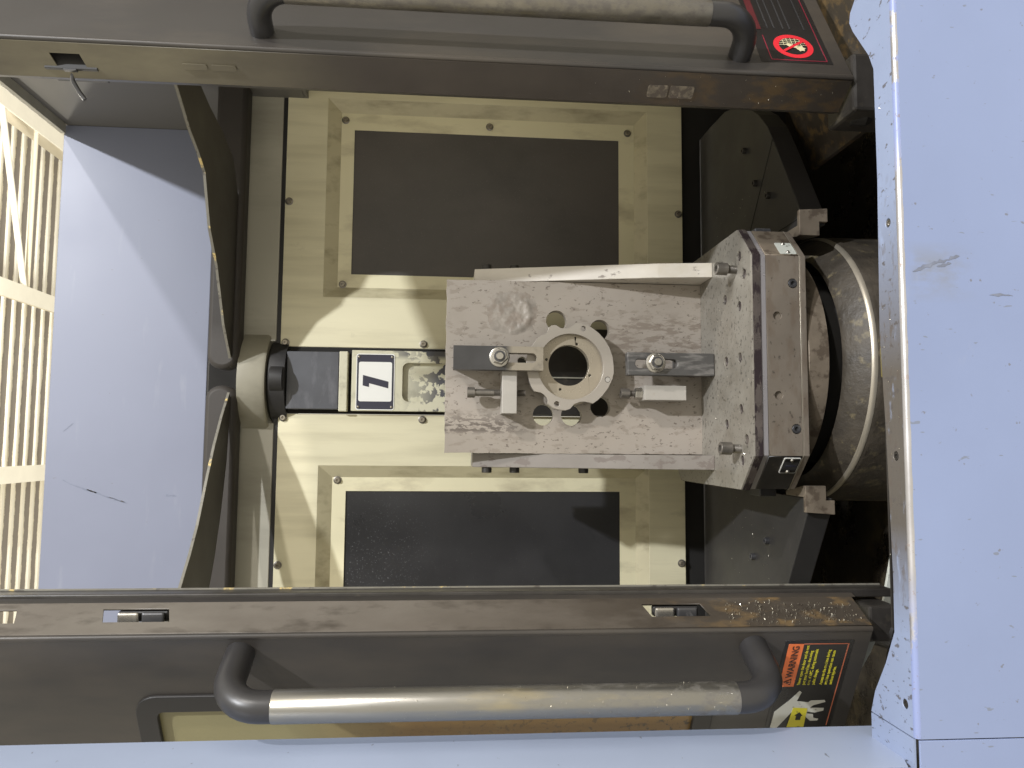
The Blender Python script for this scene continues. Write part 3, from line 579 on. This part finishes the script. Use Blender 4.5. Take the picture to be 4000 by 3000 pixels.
fh = [(.306, -.637, .0125), (.033, -.639, .0125), (.244, -.606, .0082), (.095, -.606, .0082)]
fs_ = plate('front_strip', [(-.0165, -.6492), (.3585, -.6492), (.3585, -.5856), (-.0165, -.5856)], [circ(x, z, r if r < .01 else .0095, 24) for x, z, r in [(a, max(b, -.6385), c) for a, b, c in fh]], .006, pallet_side, PL, (0, 1.3553, 0), smooth=None)
for x, z, r in fh[:2]:
    lathe('cap_screw', head_prof(.0082, .006, .0042, .004), dark_steel, fs_, (x, 1.3602, max(z, -.6385)), (0, -1, 0), 22)
for s in (1, -1):
    d = Vector((.7071*s, -.7071, 0)); u = Vector((.7071*s, .7071, 0)); mid = Vector((CX+s*(.2525-.0325), CY-.2525+.0325, 0))
    if s < 0: u = -u
    # chamfer face: outward d, reading direction u (camera sees it from the front)
    plate('chamfer_strip', [(-.044, -.6492), (.044, -.6492), (.044, -.5856), (-.044, -.5856)], [], .005, brown_metal if s > 0 else dirty_black, PL, mid+d*.0008, u if s > 0 else u, Z, smooth=None)
    ox = -.022 if s > 0 else .022
    lp = plate('label_plate', rrect(ox-.020, ox+.020, -.6475, -.615, .003), [], .0012, pale_m if s > 0 else white_p, PL, mid+d*.0022, u, Z, smooth=None)
    if s < 0:
        plate('label_field', rrect(ox-.0185, ox+.0185, -.6463, -.6165, .002), [], .0003, stk_black, lp, mid+d*.0028, u, Z, smooth=None)
        plate('label_panel', rrect(ox-.0095, ox+.0095, -.645, -.618, .002), [], .0003, text_grey, lp, mid+d*.0033, u, Z, smooth=None)
        plate('label_digit', [(ox-.0018, -.6425), (ox+.0022, -.6425), (ox+.0022, -.6215), (ox-.0008, -.6215), (ox-.0045, -.6255), (ox-.0018, -.6262)], [], .0003, navy_p, lp, mid+d*.0038, u, Z, smooth=None)
    for k in (-1, 1):
        lathe('rivet', [(0, .0028), (.0025, .0022), (.0038, 0), (0, 0)], nut_m, lp, mid+u*(ox+k*.0150)+Z*(-.631)+d*.0028, d, 14)
    box('locating_pad', *sorted((CX+s*.245, CX+s*.268)), 1.452, 1.50, -.640, -.606, dark_steel if s > 0 else deck_m, PL, .002)
RT = thing('rotary_table', 'oily dark cast rotary table base below the pallet', 'machine base', (CX, CY, -.96))
lathe('clamping_disc', [(0, -.664), (.246, -.664), (.250, -.668), (.250, -.706), (.24, -.712), (0, -.722)], brown_metal, RT, (CX, CY, 0), (0, 0, 1), 80)
lathe('neck', [(0, -.72), (.205, -.72), (.205, -.80), (0, -.80)], gap, RT, (CX, CY, 0), (0, 0, 1), 60)
lathe('casting', [(0, -.795), (.205, -.815), (.222, -.800), (.232, -.748), (.240, -.737), (.252, -.741), (.272, -.765), (.279, -.772), (.284, -.780), (.2855, -.790), (.288, -.97), (0, -.97)], cast_m, RT, (CX, CY, 0), (0, 0, 1), 96, 50)
lathe('bright_rim', [(.2800, -.7715), (.2818, -.7728), (.2838, -.7765), (.2850, -.7800), (.2849, -.7815)], bright_edge, RT, (CX, CY, 0), (0, 0, 1), 96, 60)
npb = plate('name_plate', rrect(.128, .186, -.822, -.784, .002), [], .0015, brass, RT, (0, 1.3190, 0), smooth=None)
text('name_plate_letter', 'U', .014, stk_black, npb, (.150, 1.3183, -.803), (1, 0, 0), (0, 0, 1), 'LEFT', .0004)
AR = thing('pallet_changer_arm', 'dark grey fork arm of the pallet changer with brown lugs beside the pallet', 'machine arm', (CX, 1.9, -.74))
for s in (1, -1):
    m = lambda x: CX+s*(x-CX)
    pts = [(.440, 1.422), (.474, 1.430), (.634, 1.528), (.706, 1.575), (.756, 1.624), (.800, 1.687), (.837, 1.768), (.855, 1.831), (.862, 1.95), (.862, 2.03), (.440, 2.03)]
    dk = prism('deck', [(m(x), y) for x, y in pts], 'Z', -.738, -.690, deck_m, AR, .002)
    lz = [(.467, -.680), (.471, -.738), (.444, -.738), (.444, -.721), (.416, -.721), (.416, -.680)]
    lg = prism('lug', [(m(x), z) for x, z in lz], 'Y', 1.412, 1.4215, brown_metal, AR, .001)
    prism('lug_wedge', [(m(.416), 1.4217), (m(.4385), 1.4217), (m(.4385), 1.50), (m(.43), 1.50)], 'Z', -.721, -.681, brown_metal, lg, .001)
    for (x, y) in (((.548, 1.570), (.600, 1.640), (.70, 1.70)) if s > 0 else ((.545, 1.612), (.59, 1.69))):
        lathe('cap_screw', head_prof(.0075, .009, .004, .005), dirty_black if s > 0 else dark_steel, AR, (m(x), y, -.690), (0, 0, 1), 18)
box('joint_groove', .455, .457, 1.44, 1.75, -.6899, -.6893, gap, AR, 0).rotation_euler = (0, 0, 0)
prism('joint_line', [(.470, 1.70), (.665, 1.548), (.667, 1.5505), (.472, 1.7025)], 'Z', -.6899, -.6893, gap, AR, 0)

# ------------------------------------------------------------------ fixture on the pallet
FX = thing('angle_fixture', 'blotched grey steel angle plate fixture standing on the pallet', 'fixture', (.17, 1.65, -.556))
YF = 1.64
ph = [circ(.273, -.230, .0228, 32), circ(.255, -.327, .0222, 32), circ(.065, -.202, .0230, 32), circ(.065, -.264, .0230, 32), circ(.084, -.328, .0222, 32), circ(.171, -.254, .062, 48), circ(.182, -.155, .010, 20)]
rnd = random.Random(11)
edge = [(-.0185+rnd.uniform(-.0008, .0008), -.556+.568*i/40) for i in range(41)]
topl = [(-.0185+.3775*i/30, .012+rnd.uniform(-.0012, .0008)) for i in range(1, 31)]
plate('face_plate', [(.360, -.556)]+topl[::-1]+edge[::-1], ph, .025, plate_m, FX, (0, YF, 0), bevel=.0008, smooth=None)
gp = [(1.80, -.556), (1.562, -.556), (1.580, -.443), (1.680, -.050), (1.80, -.050)]
prism('gusset', gp, 'X', .3615, .393, gusset_m, FX, .0012)
prism('gusset', gp, 'X', -.0498, -.0198, gusset_l, FX, .0012)
for x, zz, s in ((.393, -.077, 1), (.393, -.140, 1), (-.0498, -.082, -1), (-.0498, -.144, -1), (-.0498, -.299, -1)):
    lathe('socket_bolt', head_prof(.0112, .0125, .006, .006), dirty_black, FX, (x, 1.690, zz), (s, 0, 0), 22)
# rough weld scar on the face plate
vs, fs = [], []; n1, n2 = 44, 48; rnd = random.Random(3)
from mathutils import noise as mn
for i in range(n1+1):
    for j in range(n2+1):
        a, b = i/n1*2-1, j/n2*2-1; x = .290+.056*a; z = -.134+.064*b
        fade = max(0., 1-max(abs(a), abs(b))**3)*max(0., 1-(a*a+b*b)*.75)
        rr_ = math.hypot(a+.05, b-.15); ridge = math.exp(-((rr_-.72)/.13)**2)*(1 if b < .1 and a < .45 else .25)
        h = fade*(.0034*(.5+.5*mn.noise(Vector((x*90, z*90, 0))))+.0016*mn.noise(Vector((x*220, z*220, 4)))+0.0055*ridge)
        vs.append((x, YF+.0004-max(h, -.0002), z))
for i in range(n1):
    for j in range(n2): fs.append((i*(n2+1)+j, (i+1)*(n2+1)+j, (i+1)*(n2+1)+j+1, i*(n2+1)+j+1))
sc_m = M('rough_weld_scar', (.29, .26, .225), .5, .10, var=.2, vscale=30, bump=(260, .4), layers=[dict(col=(.24, .20, .165), scale=34, thr=.52, soft=.05, amt=.7)])
finish('weld_scar', mesh('scar', vs, fs), sc_m, FX, 60)

# ring workpiece
RG = thing('ring_workpiece', 'round machined metal ring with scalloped rim clamped on the fixture', 'workpiece', (.166, 1.605, -.347))
k_ = 1.0
out = [(.171, -.3470), (.155, -.3475), (.141, -.3440), (.122, -.3350), (.106, -.3230), (.0955, -.3120), (.0885, -.3020), (.0905, -.2945), (.0925, -.2840), (.0915, -.2740), (.0870, -.2620), (.0765, -.2530), (.0735, -.2440), (.0740, -.2330), (.0760, -.2230), (.0790, -.2150), (.0870, -.2050), (.0950, -.2050), (.1010, -.2020), (.1070, -.1965), (.1105, -.1900), (.1130, -.1765), (.123, -.1700), (.135, -.1655), (.156, -.1605), (.172, -.1590), (.190, -.1610), (.203, -.1660), (.213, -.1730), (.2260, -.1820), (.2330, -.1900), (.2350, -.1980), (.2410, -.2040), (.2500, -.2070), (.2550, -.2130), (.2555, -.2220), (.2490, -.2330), (.2490, -.2440), (.2510, -.2530), (.2600, -.2650), (.2605, -.2770), (.2570, -.2900), (.2500, -.3020), (.2400, -.3150), (.2270, -.3270), (.2100, -.3375), (.1900, -.3445)]
rh = [circ(.249, -.2815, .0058, 16), circ(.0870, -.2245, .0058, 16), circ(.140, -.334, .0062, 16)]
plate('rim', out, [circ(.167, -.2545, .0705, 64)]+rh, .016, ring_m, RG, (0, 1.590, 0), bevel=.0008, smooth=None)
sh = [circ(.2175, -.2696, .0030, 12), circ(.183, -.204, .0030, 12), circ(.119, -.234, .0030, 12), circ(.150, -.298, .0030, 12)]
plate('inner_seat', circ(.167, -.2545, .082, 64), [circ(.171, -.2525, .0440, 56)]+sh, .020, ring_in, RG, (0, 1.6062, 0), bevel=.0006, smooth=30)
lathe('dowel_pin', [(0, .0), (.0052, 0), (.0052, -.010), (0, -.010)], block_m, RG, (.140, 1.5905, -.334), (0, -1, 0), 18)
plate('spacer', circ(.167, -.2545, .080, 48), [circ(.171, -.2525, .060, 48)], .0132, dark_steel, RG, (0, 1.6265, 0))

def stadium(x, z0, z1, r, n=10):
    return [(x+r*math.cos(math.radians(a)), z1-r+r*math.sin(math.radians(a))) for a in range(0, 181, 18)]+[(x+r*math.cos(math.radians(a)), z0+r+r*math.sin(math.radians(a))) for a in range(180, 361, 18)]
def clamp(label, x0, x1, z0, z1, y0, th, slot_, nut, mat, risers, a0):
    t = thing('strap_clamp', label, 'clamp', ((x0+x1)/2, y0, z0))
    rnd = random.Random(int(abs(z0)*1e4))
    plate('strap', [(x0, z0), (x1, z0), (x1, z1+rnd.uniform(-.001, .001)), (x0, z1)], [stadium(*slot_)], th, mat, t, (0, y0, 0), bevel=.0012, smooth=None)
    nx, nz = nut
    lathe('stud', [(0, .0085), (.0068, .0085), (.0078, .0075), (.0078, 0), (.0078, -.13), (0, -.13)], nut_m, t, (nx, y0-.0145, nz), (0, -1, 0), 24)
    nt_ = lathe('flange_nut', [(.0085, 0), (.0212, 0), (.0216, .0008), (.0205, .0028), (.0165, .0045), (.0085, .0045)], nut_m, t, (nx, y0, nz), (0, -1, 0), 36)
    lathe('hex', [(.0085, .0040), (.0178, .0040), (.0178, .0135), (.0150, .0152), (.0085, .0152)], nut_m, nt_, (nx, y0, nz), (0, -1, 0), 6, 25, a0)
    lathe('nut_top', [(.0079, .0150), (.0122, .0150), (.0120, .0158), (.0079, .0158)], dark_steel, nt_, (nx, y0, nz), (0, -1, 0), 28)
    for rx0, rx1, rz0, rz1 in risers: box('riser', rx0, rx1, y0+th, YF, rz0, rz1, dark_steel, t, .001)
clamp('half polished black strap clamp pressing on the top of the ring', .1545, .2045, -.192, -.0045, 1.563, .0265, (.1805, -.1785, -.083, .0102), (.1815, -.1000), clamp_m, [(.160, .199, -.045, -.008)], .25)
clamp('scuffed dark strap clamp hanging free below the ring', .1475, .1955, -.5545, -.3690, 1.553, .022, (.1720, -.4755, -.3850, .0098), (.1735, -.4280), clamp2_m, [(.153, .190, -.549, -.49)], .55)
def stop(label, bx, hz, axx, axy, segs):
    t = thing('stop_block', label, 'stop block', ((bx[0]+bx[1])/2, 1.6, bx[2]))
    box('block', bx[0], bx[1], 1.582, YF, bx[2], bx[3], block_m, t, .0012)
    b = lathe('screw_head', head_prof(.0112, hz[0]-hz[1], .0056, .008), bolt_m, t, (axx, axy, hz[1]), (0, 0, 1), 26)
    for k, (a, c, r, thr) in enumerate(segs):
        lathe('thread' if thr else 'shank', thread_prof(r, a-c, .0019) if thr else [(0, 0), (r, 0), (r, c-a), (0, c-a)], bolt_m, b, (axx, axy, a), (0, 0, 1), 20, 25)
    return t
stop('pale steel stop block with long screw left of the upper clamp', (.0650, .1545, -.1390, -.1075), (-.0350, -.0510), .1095, 1.604, [(-.0510, -.0920, .0076, False), (-.0920, -.1070, .0072, True), (-.1392, -.1590, .0072, True)])
ts = stop('pale steel stop block with short screw and nut left of the lower clamp', (.0970, .1285, -.5030, -.4120), (-.3655, -.3840), .1120, 1.606, [(-.3840, -.3960, .0070, True)])
lathe('lock_nut', [(0, -.4118), (.0128, -.4118), (.0128, -.3975), (.0110, -.3960), (0, -.3960)], nut_m, ts, (.1120, 1.606, 0), (0, 0, 1), 6, 25, .3)
for lb, x, y in (('loose socket head bolt standing in the pallet by the right gusset', .347, 1.427), ('loose socket head bolt standing in the pallet by the left gusset', -.004, 1.418)):
    t = thing('socket_bolt', lb, 'bolt', (x, y, -.556))
    lathe('head', head_prof(.0122, .022, .0062, .010), bolt_m, t, (x, y, -.5370), (.03, -.02, 1), 28)
    lathe('thread', thread_prof(.0084, .019, .0021), bolt_m, t, (x, y, -.5371), (.03, -.02, 1), 24, 25)

# ------------------------------------------------------------------ chips
chips_on('pallet_chips', 'tiny bright metal chips strewn over the pallet top', lambda r: Vector((r.uniform(-.05, .40), r.uniform(1.37, 1.62), -.5557)), (.001, .0035), 220, 1)
def on_edge(r):
    tt = r.random()**1.6; z = -.42-.21*r.random(); s = r.uniform(.05, .85)
    return EA+Ue*(Le*s*(.9 if z < -.5 else 1))+nE*.0012+Z*z
chips_on('door_edge_chips', 'curly metal chips stuck to the lower edge of the left door', on_edge, (.0015, .006), 260, 2, nE)
chips_on('grab_bar_chips', 'fine metal chips stuck on the grab bar of the left door', lambda r: (lambda p, a: Vector((p.x+.0216*math.cos(a), p.y+.0216*math.sin(a), r.uniform(-.39, .10)-.0)))(fp(.032, 0, .098), r.uniform(-2.6, .3)), (.001, .004), 190, 3, Vector((0, -1, 0)))
chips_on('floor_chips', 'heaps of metal chips in the dark below the changer arm', lambda r: Vector((r.uniform(-.35, .12), r.uniform(1.08, 1.36), -.90+.1*r.random())), (.002, .008), 240, 4)
chips_on('arm_chips', 'single metal chips on the dark changer arm', lambda r: Vector((r.choice((r.uniform(-.30, -.12), r.uniform(.46, .65))), r.uniform(1.55, 1.9), -.689)), (.001, .004), 60, 6)
chips_on('apron_crumbs', 'dark and bright crumbs along the inner ledge of the apron', lambda r: Vector((r.uniform(-.33, .5), r.uniform(.950, .985), -.5895)), (.001, .0028), 60, 8)
chips_on('right_edge_chips', 'few bright chips stuck to the edge of the right door', lambda r: EB2+Ue2*(Le2*r.uniform(.1, 1))+nE2*.001+Z*r.uniform(-.64, -.2), (.001, .004), 50, 9, nE2)

# ------------------------------------------------------------------ factory roof
ZR = 6.9
RF = box('factory_roof', -14, 16, 8.5, 19, ZR, ZR+.05, roof_m, None, 0); RF['kind'] = 'structure'
rib_me = None
for k in range(34):
    y = 9.0+.285*k
    if rib_me is None:
        r0 = prism('roof_rib', [(-.026, -.030), (.026, -.030), (.040, 0), (-.040, 0)], 'X', -14, 16, rib_m, RF, 0); rib_me = r0.data; r0.location = (0, y, ZR)
    else:
        r1 = bpy.data.objects.new('roof_rib', rib_me); C.objects.link(r1); r1.location = (0, y, ZR); adopt(r1, RF)
for k, x in enumerate((4.88, 2.20, -.50, -3.20)):
    lb = ['cream roof beam farthest to the upper corner by the right door', 'cream roof beam second from the right door', 'cream roof beam third from the right door', 'cream roof beam nearest the left door'][k]
    t = thing('roof_beam', lb, 'beam', (x, 12, 6.35), 'cream steel beams under the factory roof')
    box('bottom_flange', x-.125, x+.125, 8.6, 18.5, 6.40, 6.425, rib_m, t, 0)
    box('web', x-.012, x+.012, 8.6, 18.5, 6.4255, ZR-.076, beam_m, t, 0)
t = thing('roof_brace', 'thin cream cross brace between the roof beams near the right door', 'brace', (3.5, 12.0, 6.4))
tube('tie_rod', [(2.2, 11.95, 6.45), (4.88, 11.95, 6.45)], .035, beam_m, t, 10)
tube('diagonal_rod', [(4.88, 11.0, 6.45), (2.2, 11.9, 6.45)], .045, rib_m, t, 10)
for nm, g in (('machine_door', 'doors of the setup station'), ('rubber_bar', 'rubber bars above the partition'), ('roof_wing', 'curved roof sheets above the windows'), ('strap_clamp', 'strap clamps on the fixture'), ('stop_block', 'stop blocks on the fixture'), ('socket_bolt', 'loose bolts in the pallet')):
    for o in list(C.objects):
        if o.parent is None and o.name.split('.')[0] == nm: o['group'] = g
